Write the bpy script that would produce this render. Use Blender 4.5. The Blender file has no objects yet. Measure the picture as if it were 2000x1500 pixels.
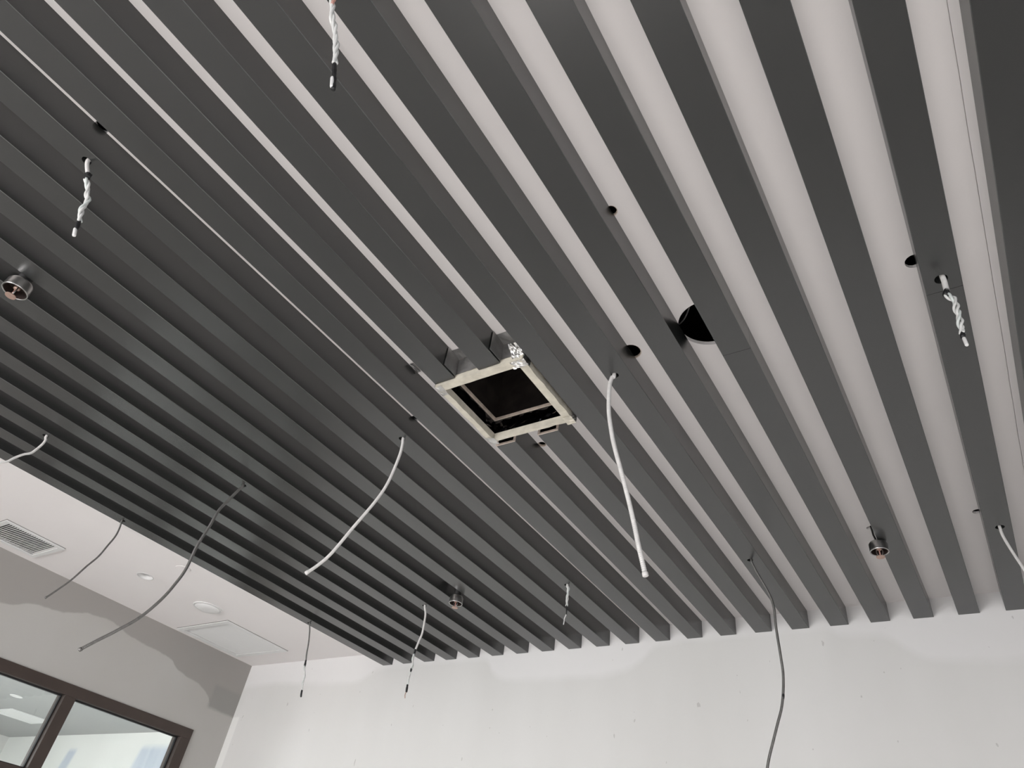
import bpy, bmesh, math, random
from mathutils import Vector, Matrix

random.seed(7)
scene = bpy.context.scene
COL = scene.collection

# ------------------------------------------------------------------ camera
cam_data = bpy.data.cameras.new('camera')
cam_data.sensor_fit = 'HORIZONTAL'
cam_data.sensor_width = 36.0
cam_data.lens = 36.0 * 1360.0 / 2000.0
cam_data.clip_start = 0.02
camera = bpy.data.objects.new('camera', cam_data)
COL.objects.link(camera)
camera.matrix_world = Matrix((
    (0.8388156010627612, 0.2596129595757977, 0.4785284721247148, 0.0),
    (0.5284187708435386, -0.5997583840552547, -0.6008855825992446, 0.0),
    (0.13100377870093155, 0.7568956281917111, -0.640271050407835, 1.55),
    (0.0, 0.0, 0.0, 1.0)))
scene.camera = camera

# ------------------------------------------------------------------ world, sun and fill lamps, exposure
world = bpy.data.worlds.new('overcast_sky')
scene.world = world
world.use_nodes = True
wb = world.node_tree.nodes['Background']
wb.inputs[0].default_value = (0.80, 0.88, 1.0, 1.0)
wb.inputs[1].default_value = 1.0


def area(name, loc, rot, sx, sy, power, color, spread=180.0):
    d = bpy.data.lights.new(name, 'AREA')
    d.shape = 'RECTANGLE'
    d.size, d.size_y = sx, sy
    d.energy = power
    d.color = color
    d.spread = math.radians(spread)
    o = bpy.data.objects.new(name, d)
    COL.objects.link(o)
    o.location = loc
    o.rotation_euler = rot
    return o


# area lamps below are added fill, set at made-up window openings outside the frame
# low sun through the added right-hand window, falling on the floor and the foot of the end wall
sun_data = bpy.data.lights.new('sun', 'SUN')
sun_data.energy = 16
sun_data.angle = math.radians(2.0)
sun_data.color = (1.0, 0.985, 0.975)
sun = bpy.data.objects.new('sun', sun_data)
COL.objects.link(sun)
SUN_EL, SUN_AZ = math.radians(30), math.radians(7)
sun.rotation_euler = Vector((-math.cos(SUN_EL) * math.cos(SUN_AZ), math.cos(SUN_EL) * math.sin(SUN_AZ), -math.sin(SUN_EL))).to_track_quat('-Z', 'Y').to_euler()
area('daylight_right_window', (3.22, -0.8, 1.50), (0, math.radians(60), 0), 2.6, 3.2, 3, (1.0, 0.99, 0.985), 150)
area('daylight_back_window', (-2.6, -4.42, 1.40), (math.radians(77), 0, math.radians(9)), 3.0, 1.8, 150, (1.0, 0.99, 0.985), 105)
area('daylight_adjacent_window', (-8.2, 0.04, 1.4), (math.radians(64), 0, math.radians(-12)), 4.5, 2.1, 340, (0.97, 0.98, 1.0))

vs = scene.view_settings
vs.view_transform = 'Standard'
vs.look = 'None'
vs.exposure = 0.0
vs.gamma = 1.0
vs.use_curve_mapping = False

# ------------------------------------------------------------------ measures (metres, floor at z = 0)
HB = 3.1826          # underside of the slats
HC = 3.2800          # white ceiling
D = 3.9274           # end wall
XL = -5.45           # left wall
XR = 3.25            # right wall
YB = -4.45           # back wall
PITCH, WIDTH, X0 = 0.2, 0.0925, -4.0925


# ------------------------------------------------------------------ materials
def new_mat(name):
    m = bpy.data.materials.new(name)
    m.use_nodes = True
    nt = m.node_tree
    b = nt.nodes['Principled BSDF']
    return m, nt, b


def noise(nt, scale, detail=4.0, stretch=None, seed=0.0):
    tc = nt.nodes.new('ShaderNodeTexCoord')
    mp = nt.nodes.new('ShaderNodeMapping')
    nt.links.new(tc.outputs['Object'], mp.inputs[0])
    if stretch:
        mp.inputs['Scale'].default_value = stretch
    mp.inputs['Location'].default_value = (seed, seed * 1.7, seed * 0.6)
    n = nt.nodes.new('ShaderNodeTexNoise')
    n.inputs['Scale'].default_value = scale
    n.inputs['Detail'].default_value = detail
    nt.links.new(mp.outputs[0], n.inputs['Vector'])
    return n


def ramp_mix(nt, fac, a, b, lo=0.3, hi=0.7):
    r = nt.nodes.new('ShaderNodeValToRGB')
    r.color_ramp.elements[0].position = lo
    r.color_ramp.elements[1].position = hi
    r.color_ramp.elements[0].color = (*a, 1)
    r.color_ramp.elements[1].color = (*b, 1)
    nt.links.new(fac, r.inputs[0])
    return r.outputs[0]


def bump(nt, b, scale, strength, dist=0.002, stretch=None):
    n = noise(nt, scale, 3.0, stretch, 3.1)
    bp = nt.nodes.new('ShaderNodeBump')
    bp.inputs['Strength'].default_value = strength
    bp.inputs['Distance'].default_value = dist
    nt.links.new(n.outputs[0], bp.inputs['Height'])
    nt.links.new(bp.outputs[0], b.inputs['Normal'])


def plain(name, col, rough=0.6, metal=0.0, var=0.06, nscale=6.0, bscale=60.0, bstr=0.1, spec=0.5, stretch=None):
    m, nt, b = new_mat(name)
    n = noise(nt, nscale, 4.0, stretch, random.random() * 9)
    lo = tuple(c * (1 - var) for c in col)
    hi = tuple(min(1, c * (1 + var)) for c in col)
    nt.links.new(ramp_mix(nt, n.outputs[0], lo, hi), b.inputs['Base Color'])
    b.inputs['Roughness'].default_value = rough
    b.inputs['Metallic'].default_value = metal
    b.inputs['Specular IOR Level'].default_value = spec
    if bstr > 0:
        bump(nt, b, bscale, bstr)
    return m


def math_node(nt, op, a, b=None, c=None):
    n = nt.nodes.new('ShaderNodeMath')
    n.operation = op
    for i, v in enumerate((a, b, c)):
        if v is None:
            continue
        if isinstance(v, (int, float)):
            n.inputs[i].default_value = v
        else:
            nt.links.new(v, n.inputs[i])
    return n.outputs[0]


def world_xyz(nt):
    g = nt.nodes.new('ShaderNodeNewGeometry')
    s = nt.nodes.new('ShaderNodeSeparateXYZ')
    nt.links.new(g.outputs['Position'], s.inputs[0])
    return s.outputs[0], s.outputs[1], s.outputs[2]


def above_curve(nt, u, z, pts, soft):
    """mask: 1 where z lies above the wandering edge z(u) of a patch of paint"""
    u0, u1 = pts[0][0], pts[-1][0]
    t = math_node(nt, 'DIVIDE', math_node(nt, 'SUBTRACT', u, u0), u1 - u0)
    fc = nt.nodes.new('ShaderNodeFloatCurve')
    cv = fc.mapping.curves[0]
    zs = [p[1] for p in pts]
    z0, z1 = min(zs) - 0.05, max(zs) + 0.05
    q = [((p[0] - u0) / (u1 - u0), (p[1] - z0) / (z1 - z0)) for p in pts]
    cv.points[0].location = q[0]
    cv.points[1].location = q[-1]
    for a in q[1:-1]:
        cv.points.new(*a)
    for p in cv.points:
        p.handle_type = 'AUTO_CLAMPED'
    fc.mapping.update()
    nt.links.new(t, fc.inputs['Value'])
    zb = math_node(nt, 'MULTIPLY_ADD', fc.outputs[0], z1 - z0, z0)
    wob = noise(nt, 9.0, 3.0)
    zb = math_node(nt, 'ADD', zb, math_node(nt, 'MULTIPLY_ADD', wob.outputs[0], 0.03, -0.015))
    d = math_node(nt, 'DIVIDE', math_node(nt, 'SUBTRACT', z, zb), soft)
    n = nt.nodes.new('ShaderNodeClamp')
    nt.links.new(math_node(nt, 'ADD', d, 0.5), n.inputs[0])
    return n.outputs[0]


def box_mask(nt, u, u0, u1, z, z0, z1, soft):
    def edge(v, e, sgn):
        n = nt.nodes.new('ShaderNodeClamp')
        a = math_node(nt, 'SUBTRACT', v, e) if sgn > 0 else math_node(nt, 'SUBTRACT', e, v)
        nt.links.new(math_node(nt, 'ADD', math_node(nt, 'DIVIDE', a, soft), 0.5), n.inputs[0])
        return n.outputs[0]
    m = math_node(nt, 'MULTIPLY', edge(u, u0, 1), edge(u, u1, -1))
    m = math_node(nt, 'MULTIPLY', m, edge(z, z0, 1))
    return math_node(nt, 'MULTIPLY', m, edge(z, z1, -1))


def mix(nt, fac, a, b):
    n = nt.nodes.new('ShaderNodeMix')
    n.data_type = 'RGBA'
    nt.links.new(fac, n.inputs['Factor'])
    for k, v in (('A', a), ('B', b)):
        s = [i for i in n.inputs if i.name == k and i.type == 'RGBA'][0]
        if isinstance(v, tuple):
            s.default_value = (*v, 1)
        else:
            nt.links.new(v, s)
    return [o for o in n.outputs if o.type == 'RGBA'][0]


def end_wall_material():
    m, nt, b = new_mat('white_wall_paint_with_fresh_patches')
    x, y, z = world_xyz(nt)
    base = ramp_mix(nt, noise(nt, 1.6, 3.0, (1.0, 1.0, 0.25)).outputs[0], (0.70, 0.69, 0.67), (0.76, 0.75, 0.735))
    top = above_curve(nt, x, z, [(-5.5, 3.09), (-5.1, 3.11), (-4.67, 3.09), (-4.2, 3.07), (-3.9, 3.16), (-3.0, 3.17),
                                 (-2.88, 3.08), (-2.66, 3.01), (-2.1, 3.0), (-1.79, 3.07), (-1.6, 3.17), (-0.76, 3.18),
                                 (-0.65, 3.13), (-0.46, 3.11), (-0.21, 2.97), (0.15, 2.95), (0.6, 3.02)], 0.055)
    c = mix(nt, top, base, (0.80, 0.787, 0.78))
    corner = box_mask(nt, x, -6.0, -5.37, z, 0.0, 2.86, 0.012)
    c = mix(nt, corner, c, (0.83, 0.82, 0.80))
    # scuffs and specks
    n = noise(nt, 26.0, 2.0, (1.0, 1.0, 0.55), 4.0)
    sp = math_node(nt, 'GREATER_THAN', n.outputs[0], 0.735)
    sp = math_node(nt, 'MULTIPLY', sp, 0.35)
    c = mix(nt, sp, c, (0.30, 0.28, 0.26))
    nt.links.new(c, b.inputs['Base Color'])
    b.inputs['Roughness'].default_value = 0.55
    b.inputs['Specular IOR Level'].default_value = 0.3
    bump(nt, b, 14.0, 0.12, 0.004)
    return m


def left_wall_material():
    m, nt, b = new_mat('grey_white_wall_paint_with_damp_band')
    x, y, z = world_xyz(nt)
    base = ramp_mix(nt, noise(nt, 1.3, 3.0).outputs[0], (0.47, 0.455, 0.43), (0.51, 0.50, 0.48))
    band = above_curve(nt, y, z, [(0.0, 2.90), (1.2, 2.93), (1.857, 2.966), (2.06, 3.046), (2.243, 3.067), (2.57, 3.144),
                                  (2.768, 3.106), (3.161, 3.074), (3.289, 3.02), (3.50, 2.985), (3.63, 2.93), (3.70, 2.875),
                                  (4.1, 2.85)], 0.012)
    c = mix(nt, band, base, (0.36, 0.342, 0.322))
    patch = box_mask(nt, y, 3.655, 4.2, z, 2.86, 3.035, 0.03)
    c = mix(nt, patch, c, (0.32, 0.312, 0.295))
    nt.links.new(c, b.inputs['Base Color'])
    b.inputs['Roughness'].default_value = 0.6
    b.inputs['Specular IOR Level'].default_value = 0.3
    bump(nt, b, 14.0, 0.12, 0.004)
    return m


def far_wall_material():
    m, nt, b = new_mat('white_wall_paint_with_blue_grey_patches')
    x, y, z = world_xyz(nt)
    base = ramp_mix(nt, noise(nt, 1.3, 3.0).outputs[0], (0.78, 0.78, 0.75), (0.83, 0.83, 0.80))
    st = ramp_mix(nt, noise(nt, 5.0, 3.0, (2.0, 1.0, 0.3)).outputs[0], (0.50, 0.55, 0.63), (0.60, 0.64, 0.70))
    xs = math_node(nt, 'SUBTRACT', x, math_node(nt, 'MULTIPLY', math_node(nt, 'SUBTRACT', z, 3.0), 0.25))
    p1 = box_mask(nt, xs, -11.11, -10.90, z, 2.2, 3.09, 0.07)
    p2 = box_mask(nt, xs, -9.40, -8.76, z, 2.2, 3.11, 0.08)
    c = mix(nt, p1, base, st)
    c = mix(nt, p2, c, st)
    nt.links.new(c, b.inputs['Base Color'])
    b.inputs['Roughness'].default_value = 0.6
    return m


def foil_material(name, lo, hi, rough, scale=26.0, strength=0.9, metal=1.0):
    m, nt, b = new_mat(name)
    nt.links.new(ramp_mix(nt, noise(nt, 14.0).outputs[0], lo, hi), b.inputs['Base Color'])
    b.inputs['Metallic'].default_value = metal
    b.inputs['Roughness'].default_value = rough
    v = nt.nodes.new('ShaderNodeTexVoronoi')
    v.inputs['Scale'].default_value = scale
    tc = nt.nodes.new('ShaderNodeTexCoord')
    nt.links.new(tc.outputs['Object'], v.inputs['Vector'])
    bp = nt.nodes.new('ShaderNodeBump')
    bp.inputs['Strength'].default_value = strength
    bp.inputs['Distance'].default_value = 0.01
    nt.links.new(v.outputs['Distance'], bp.inputs['Height'])
    nt.links.new(bp.outputs[0], b.inputs['Normal'])
    return m


def glass_material():
    m = bpy.data.materials.new('clear_window_glass')
    m.use_nodes = True
    nt = m.node_tree
    nt.nodes.clear()
    out = nt.nodes.new('ShaderNodeOutputMaterial')
    tr = nt.nodes.new('ShaderNodeBsdfTransparent')
    n = noise(nt, 2.0)
    nt.links.new(ramp_mix(nt, n.outputs[0], (0.93, 0.96, 0.95), (0.95, 0.97, 0.96)), tr.inputs[0])
    gl = nt.nodes.new('ShaderNodeBsdfGlossy')
    gl.inputs['Roughness'].default_value = 0.02
    fr = nt.nodes.new('ShaderNodeFresnel')
    fr.inputs['IOR'].default_value = 1.45
    mx = nt.nodes.new('ShaderNodeMixShader')
    nt.links.new(fr.outputs[0], mx.inputs[0])
    nt.links.new(tr.outputs[0], mx.inputs[1])
    nt.links.new(gl.outputs[0], mx.inputs[2])
    nt.links.new(mx.outputs[0], out.inputs[0])
    return m


M = {}
M['slat'] = plain('charcoal_satin_slat_paint', (0.025, 0.026, 0.0252), 0.27, 0, 0.07, 1.3, 60, 0.004, 0.95, (1.0, 0.3, 1.0))
M['slat_arris'] = plain('rubbed_edge_of_slat_paint', (0.075, 0.077, 0.075), 0.45, 0, 0.45, 5.0, 60, 0.0, 0.5, (1.0, 0.6, 1.0))  # lighter slat colour, painting in the highlight along the lower edges
M['ceiling'] = plain('white_ceiling_paint', (0.845, 0.812, 0.80), 0.8, 0, 0.02, 1.2, 120, 0.10, 0.2)
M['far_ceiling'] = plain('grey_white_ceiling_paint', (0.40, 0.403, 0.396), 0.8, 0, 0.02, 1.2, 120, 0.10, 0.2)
M['board_edge'] = plain('raw_gypsum_board_edge', (0.62, 0.52, 0.44), 0.9, 0, 0.2, 40, 90, 0.3)
M['cut_edge'] = plain('raw_cut_edge_of_slat', (0.56, 0.47, 0.41), 0.85, 0, 0.12, 50, 90, 0.2)
M['end_wall'] = end_wall_material()
M['left_wall'] = left_wall_material()
M['far_wall'] = far_wall_material()
M['plain_wall'] = plain('white_wall_paint', (0.72, 0.71, 0.69), 0.6, 0, 0.03, 1.5, 14, 0.1, 0.3)
M['floor'] = plain('pale_stone_floor', (0.73, 0.71, 0.695), 0.5, 0, 0.08, 2.0, 40, 0.05)
M['plenum'] = plain('dark_concrete_void', (0.02, 0.02, 0.02), 0.9, 0, 0.3, 3, 10, 0.3)
M['frame'] = plain('dark_brown_aluminium', (0.060, 0.044, 0.037), 0.45, 0.2, 0.08, 9, 90, 0.05)
M['gasket'] = plain('black_rubber_gasket', (0.012, 0.012, 0.013), 0.6, 0, 0.1, 20, 60, 0.05)
M['grey_seal'] = plain('grey_foam_seal', (0.30, 0.29, 0.275), 0.8, 0, 0.1, 20, 60, 0.05)  # grey that stands in for shadow around the grille frames
M['glass'] = glass_material()
M['vent'] = plain('white_vent_enamel', (0.80, 0.80, 0.79), 0.4, 0, 0.02, 12, 90, 0.02)
M['white_plastic'] = plain('white_plastic', (0.80, 0.79, 0.78), 0.45, 0, 0.03, 20, 90, 0.05)
M['white_conduit'] = plain('white_flexible_conduit', (0.74, 0.72, 0.70), 0.45, 0.0, 0.08, 60, 200, 0.05)
M['steel_conduit'] = plain('galvanised_flexible_conduit', (0.21, 0.203, 0.195), 0.42, 0.75, 0.15, 60, 200, 0.05)
M['wire'] = plain('white_wire_insulation', (0.74, 0.74, 0.72), 0.5, 0, 0.10, 60, 200, 0.05)
M['wire_red'] = plain('pink_wire_insulation', (0.66, 0.36, 0.30), 0.5, 0, 0.10, 60, 200, 0.05)
M['wire_green'] = plain('pale_green_wire_insulation', (0.68, 0.72, 0.695), 0.5, 0, 0.10, 60, 200, 0.05)
M['tape'] = plain('black_insulating_tape', (0.012, 0.012, 0.013), 0.4, 0, 0.3, 80, 200, 0.2)
M['copper'] = plain('bare_copper', (0.50, 0.35, 0.29), 0.45, 0.7, 0.1, 60, 200, 0.05)
M['chrome'] = plain('dull_chrome', (0.50, 0.49, 0.48), 0.3, 1.0, 0.12, 40, 120, 0.05)
M['brown_recess'] = plain('dark_brown_recess', (0.030, 0.018, 0.015), 0.6, 0.2, 0.3, 40, 120, 0.1)
M['iron_pipe'] = plain('black_iron_pipe', (0.012, 0.011, 0.011), 0.6, 0.3, 0.3, 40, 120, 0.1)
M['cream'] = plain('cream_duct_frame', (0.60, 0.56, 0.47), 0.5, 0, 0.14, 26, 70, 0.25)
M['foil'] = foil_material('crumpled_aluminium_foil_tape', (0.55, 0.54, 0.52), (0.80, 0.79, 0.77), 0.34)
M['grey_foil'] = foil_material('dull_grey_foil_tape', (0.20, 0.195, 0.19), (0.34, 0.335, 0.33), 0.34, 9.0, 0.35, 0.6)
M['black_foil'] = foil_material('black_foil_duct_lining', (0.035, 0.037, 0.042), (0.10, 0.105, 0.115), 0.16, 22.0, 0.8)
M['duct'] = plain('sooty_duct_metal', (0.035, 0.028, 0.025), 0.6, 0.4, 0.5, 14, 40, 0.3)  # dark brown-black metal of the upper duct


# ------------------------------------------------------------------ mesh helpers
def link(name, me, mat=None, parent=None):
    o = bpy.data.objects.new(name, me)
    COL.objects.link(o)
    if mat is not None and me is not None and len(me.materials) == 0:
        me.materials.append(mat)
    if parent is not None:
        o.parent = parent
    return o


def obj(name, bm, mat, parent=None, smooth=False):
    bmesh.ops.recalc_face_normals(bm, faces=bm.faces)
    me = bpy.data.meshes.new(name)
    bm.to_mesh(me)
    bm.free()
    if smooth:
        for p in me.polygons:
            p.use_smooth = True
    o = link(name, me, mat, parent)
    if parent is not None:
        o.matrix_parent_inverse = parent.matrix_basis.inverted()
    return o


def tag(o, label=None, cat=None, group=None, kind=None):
    for k, v in (('label', label), ('category', cat), ('group', group), ('kind', kind)):
        if v:
            o[k] = v
    return o


def empty(name, loc, label, cat, group=None):
    o = bpy.data.objects.new(name, None)
    COL.objects.link(o)
    o.location = loc
    o.empty_display_size = 0.05
    return tag(o, label, cat, group)


def add_box(bm, x0, x1, y0, y1, z0, z1):
    v = [bm.verts.new(c) for c in ((x0, y0, z0), (x1, y0, z0), (x1, y1, z0), (x0, y1, z0),
                                   (x0, y0, z1), (x1, y0, z1), (x1, y1, z1), (x0, y1, z1))]
    for f in ((0, 3, 2, 1), (4, 5, 6, 7), (0, 1, 5, 4), (1, 2, 6, 5), (2, 3, 7, 6), (3, 0, 4, 7)):
        bm.faces.new([v[i] for i in f])
    return v


def box(x0, x1, y0, y1, z0, z1, bev=0.0):
    bm = bmesh.new()
    add_box(bm, x0, x1, y0, y1, z0, z1)
    if bev:
        bmesh.ops.bevel(bm, geom=list(bm.edges), offset=bev, segments=2, affect='EDGES', profile=0.5)
    return bm


def add_cyl(bm, x, y, z0, z1, r, n=24, r1=None):
    r1 = r if r1 is None else r1
    a = [bm.verts.new((x + r * math.cos(2 * math.pi * i / n), y + r * math.sin(2 * math.pi * i / n), z0)) for i in range(n)]
    b = [bm.verts.new((x + r1 * math.cos(2 * math.pi * i / n), y + r1 * math.sin(2 * math.pi * i / n), z1)) for i in range(n)]
    bm.faces.new(a[::-1])
    bm.faces.new(b)
    for i in range(n):
        j = (i + 1) % n
        bm.faces.new((a[i], a[j], b[j], b[i]))


def add_lathe(bm, x, y, prof, n=32, closed=False):
    rings = []
    for r, z in prof:
        if r < 1e-6:
            rings.append([bm.verts.new((x, y, z))])
        else:
            rings.append([bm.verts.new((x + r * math.cos(2 * math.pi * i / n), y + r * math.sin(2 * math.pi * i / n), z)) for i in range(n)])
    pairs = list(zip(rings, rings[1:]))
    if closed:
        pairs.append((rings[-1], rings[0]))
    for a, b in pairs:
        for i in range(n):
            j = (i + 1) % n
            if len(a) == 1 and len(b) == 1:
                continue
            if len(a) == 1:
                bm.faces.new((a[0], b[j], b[i]))
            elif len(b) == 1:
                bm.faces.new((a[i], a[j], b[0]))
            else:
                bm.faces.new((a[i], a[j], b[j], b[i]))


def catmull(pts, step):
    P = [Vector(p) for p in pts]
    if len(P) == 2:
        n = max(1, int((P[1] - P[0]).length / step))
        return [P[0].lerp(P[1], i / n) for i in range(n + 1)]
    Q = [P[0] * 2 - P[1]] + P + [P[-1] * 2 - P[-2]]
    dense = []
    for i in range(1, len(Q) - 2):
        for k in range(24):
            t = k / 24
            a, b, c, d = Q[i - 1], Q[i], Q[i + 1], Q[i + 2]
            dense.append(0.5 * ((2 * b) + (c - a) * t + (2 * a - 5 * b + 4 * c - d) * t * t + (3 * b - a - 3 * c + d) * t ** 3))
    dense.append(P[-1])
    out, acc = [dense[0]], 0.0
    for a, b in zip(dense, dense[1:]):
        L = (b - a).length
        while acc + L >= step and L > 1e-9:
            t = (step - acc) / L
            a = a.lerp(b, t)
            out.append(a)
            L = (b - a).length
            acc = 0.0
        acc += L
    if (out[-1] - dense[-1]).length > step * 0.3:
        out.append(dense[-1])
    return out


def frames(pts):
    T = []
    for i in range(len(pts)):
        a = pts[max(0, i - 1)]
        b = pts[min(len(pts) - 1, i + 1)]
        T.append((b - a).normalized())
    u = T[0].orthogonal().normalized()
    out = []
    for t in T:
        u = (u - t * u.dot(t)).normalized()
        out.append((t, u, t.cross(u)))
    return out


def add_tube(bm, pts, rad, n=10, cap=True):
    F = frames(pts)
    rings = []
    for i, (p, (t, u, v)) in enumerate(zip(pts, F)):
        r = rad(i) if callable(rad) else rad
        rings.append([bm.verts.new(p + u * (r * math.cos(2 * math.pi * k / n)) + v * (r * math.sin(2 * math.pi * k / n))) for k in range(n)])
    for a, b in zip(rings, rings[1:]):
        for k in range(n):
            j = (k + 1) % n
            bm.faces.new((a[k], a[j], b[j], b[k]))
    if cap:
        bm.faces.new(rings[0][::-1])
        bm.faces.new(rings[-1])


def boolean_cut(o, cutter_bm):
    """cut real holes: evaluate a boolean difference and keep the plain mesh"""
    bmesh.ops.recalc_face_normals(cutter_bm, faces=cutter_bm.faces)
    me = bpy.data.meshes.new('cutter')
    cutter_bm.to_mesh(me)
    cutter_bm.free()
    c = bpy.data.objects.new('cutter', me)
    COL.objects.link(c)
    md = o.modifiers.new('holes', 'BOOLEAN')
    md.operation = 'DIFFERENCE'
    md.solver = 'EXACT'
    md.object = c
    dg = bpy.context.evaluated_depsgraph_get()
    dg.update()
    new = bpy.data.meshes.new_from_object(o.evaluated_get(dg))
    o.modifiers.clear()
    old = o.data
    new.name = old.name
    o.data = new
    bpy.data.meshes.remove(old)
    bpy.data.objects.remove(c)
    bpy.data.meshes.remove(me)


def structure(name, bm, mat):
    return tag(obj(name, bm, mat), kind='structure')




def subpart(name, bm, mat, part, smooth=False):
    o = obj(name, bm, mat, None, smooth)
    o.parent = part
    o.matrix_parent_inverse = (part.parent.matrix_basis @ part.matrix_parent_inverse).inverted()
    return o


# ------------------------------------------------------------------ the room
structure('floor', box(-13.2, XR + 0.2, YB - 0.2, 5.8, -0.12, 0.0), M['floor'])
TOP = 3.95
structure('roof_slab', box(-13.2, XR + 0.2, YB - 0.2, 5.8, TOP, TOP + 0.12), M['plenum'])
structure('wall_end', box(XL + 0.0, XR + 0.2, D, D + 0.15, 0.0, TOP), M['end_wall'])

# left wall with the opening of the glazed screen
WY0, WY1, WZ0, WZ1 = 1.56, 3.61, 0.10, 2.672
bm = bmesh.new()
add_box(bm, XL - 0.12, XL, YB, WY0, 0.0, TOP)
add_box(bm, XL - 0.12, XL, WY1, 5.6, 0.0, TOP)
add_box(bm, XL - 0.12, XL, WY0, WY1, WZ1, TOP)
add_box(bm, XL - 0.12, XL, WY0, WY1, 0.0, WZ0)
structure('wall_left', bm, M['left_wall'])


def wall_with_window(name, axis, at, thick, a0, a1, w0, w1, z0, z1, mat):
    bm = bmesh.new()
    for (p0, p1, q0, q1) in ((a0, w0, 0.0, TOP), (w1, a1, 0.0, TOP), (w0, w1, 0.0, z0), (w0, w1, z1, TOP)):
        if axis == 'x':
            add_box(bm, min(at, at + thick), max(at, at + thick), p0, p1, q0, q1)
        else:
            add_box(bm, p0, p1, min(at, at + thick), max(at, at + thick), q0, q1)
    return structure(name, bm, mat)


wall_with_window('wall_right', 'x', XR, 0.2, YB, D, -2.5, 0.8, 0.1, 2.9, M['plain_wall'])  # opening is made up, its extent set to steer the sun patch
wall_with_window('wall_back', 'y', YB, -0.2, XL, XR, -4.15, 0.95, 0.3, 2.4, M['plain_wall'])


def simple_window(name, axis, at, a0, a1, z0, z1, n):
    root = bpy.data.objects.new(name, None)
    COL.objects.link(root)
    root['kind'] = 'structure'
    t = 0.05
    for k in range(n + 1):
        c = a0 + (a1 - a0) * k / n
        c = min(max(c, a0 + t / 2), a1 - t / 2)
        if axis == 'x':
            obj('mullion', box(at, at + 0.06, c - t / 2, c + t / 2, z0, z1), M['frame'], root)
        else:
            obj('mullion', box(c - t / 2, c + t / 2, at, at + 0.06, z0, z1), M['frame'], root)
    for z in (z0, z1 - t):
        if axis == 'x':
            obj('rail', box(at, at + 0.06, a0 + t, a1 - t, z, z + t), M['frame'], root)
        else:
            obj('rail', box(a0 + t, a1 - t, at, at + 0.06, z, z + t), M['frame'], root)
    return root


simple_window('window_2', 'x', XR + 0.08, -2.5, 0.8, 0.1, 2.9, 2)  # unseen window, added and sized so the sun patch lands as wanted
simple_window('window_3', 'y', YB - 0.14, -4.15, 0.95, 0.3, 2.4, 4)  # unseen window, added as the setting of the back fill lamp

# neighbouring room seen through the glazed screen
structure('wall_adjacent_end', box(-13.0, XL, 5.6, 5.75, 0.0, TOP), M['far_wall'])
structure('wall_adjacent_side', box(-13.15, -13.0, 0.0, 5.75, 0.0, TOP), M['plain_wall'])
wall_with_window('wall_adjacent_back', 'y', 0.0, -0.15, -13.0, XL - 0.12, -10.9, -6.3, 0.3, 2.5, M['plain_wall'])
simple_window('window_4', 'y', -0.11, -10.9, -6.3, 0.3, 2.5, 4)  # unseen window, added for the fill lamp of the neighbouring room
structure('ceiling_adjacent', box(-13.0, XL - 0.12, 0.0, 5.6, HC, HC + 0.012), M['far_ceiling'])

# white board ceiling with its cut-outs
ceil = structure('ceiling', box(XL, XR, YB, D, HC, HC + 0.012), M['ceiling'])
cut = bmesh.new()
ROUND = [(-0.506, 1.625, 0.106, 40), (-0.803, 1.646, 0.038, 20), (-0.603, 1.077, 0.020, 16), (0.106, 1.630, 0.026, 14),
         (0.102, 3.123, 0.019, 16), (-1.386, 2.014, 0.018, 16), (-0.319, 3.127, 0.013, 14), (-1.800, 0.140, 0.020, 14),
         (-1.797, 1.650, 0.020, 14), (-2.547, 0.351, 0.030, 16), (-2.547, 3.030, 0.030, 16), (-4.737, 2.330, 0.052, 32)]
for x, y, r, n in ROUND:
    add_cyl(cut, x, y, HC - 0.05, HC + 0.05, r, n)
add_box(cut, -1.495, -1.085, 1.405, 1.815, HC - 0.05, HC + 0.05)      # duct opening
add_box(cut, -5.305, -4.965, 1.480, 1.815, HC - 0.05, HC + 0.05)      # return grille
add_box(cut, -5.345, -4.805, 3.125, 3.665, HC - 0.05, HC + 0.05)      # supply grille
boolean_cut(ceil, cut)
# open board joint beside the outermost slat
cut = bmesh.new()
ys = [-4.0 + 0.15 * i for i in range(52)]
ys = [y for y in ys if y < 3.6]
prev = None
for y in ys:
    x = 0.2855 + random.uniform(-0.0009, 0.0009)
    w = 0.0010
    ring = [cut.verts.new(c) for c in ((x - w, y, HC - 0.02), (x + w, y, HC - 0.02), (x + w, y, HC + 0.006), (x - w, y, HC + 0.006))]
    if prev:
        for k in range(4):
            cut.faces.new((prev[k], prev[(k + 1) % 4], ring[(k + 1) % 4], ring[k]))
    else:
        cut.faces.new(ring)
    prev = ring
cut.faces.new(prev)
boolean_cut(ceil, cut)
# torn brown paper edge of the small holes
for x, y, r in ((-0.803, 1.646, 0.038), (-0.603, 1.077, 0.020), (-1.386, 2.014, 0.018)):
    bm = bmesh.new()
    add_lathe(bm, x, y, [(r, HC + 0.001), (r, HC + 0.011), (r - 0.003, HC + 0.010), (r - 0.003, HC + 0.002)], 20, True)
    obj('hole_edge', bm, M['board_edge'], ceil)
bm = bmesh.new()
add_lathe(bm, -0.506, 1.625, [(0.106, HC - 0.0006), (0.106, HC + 0.014), (0.103, HC + 0.014), (0.103, HC - 0.0006)], 48, True)
obj('hole_edge', bm, M['ceiling'], ceil)

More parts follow.
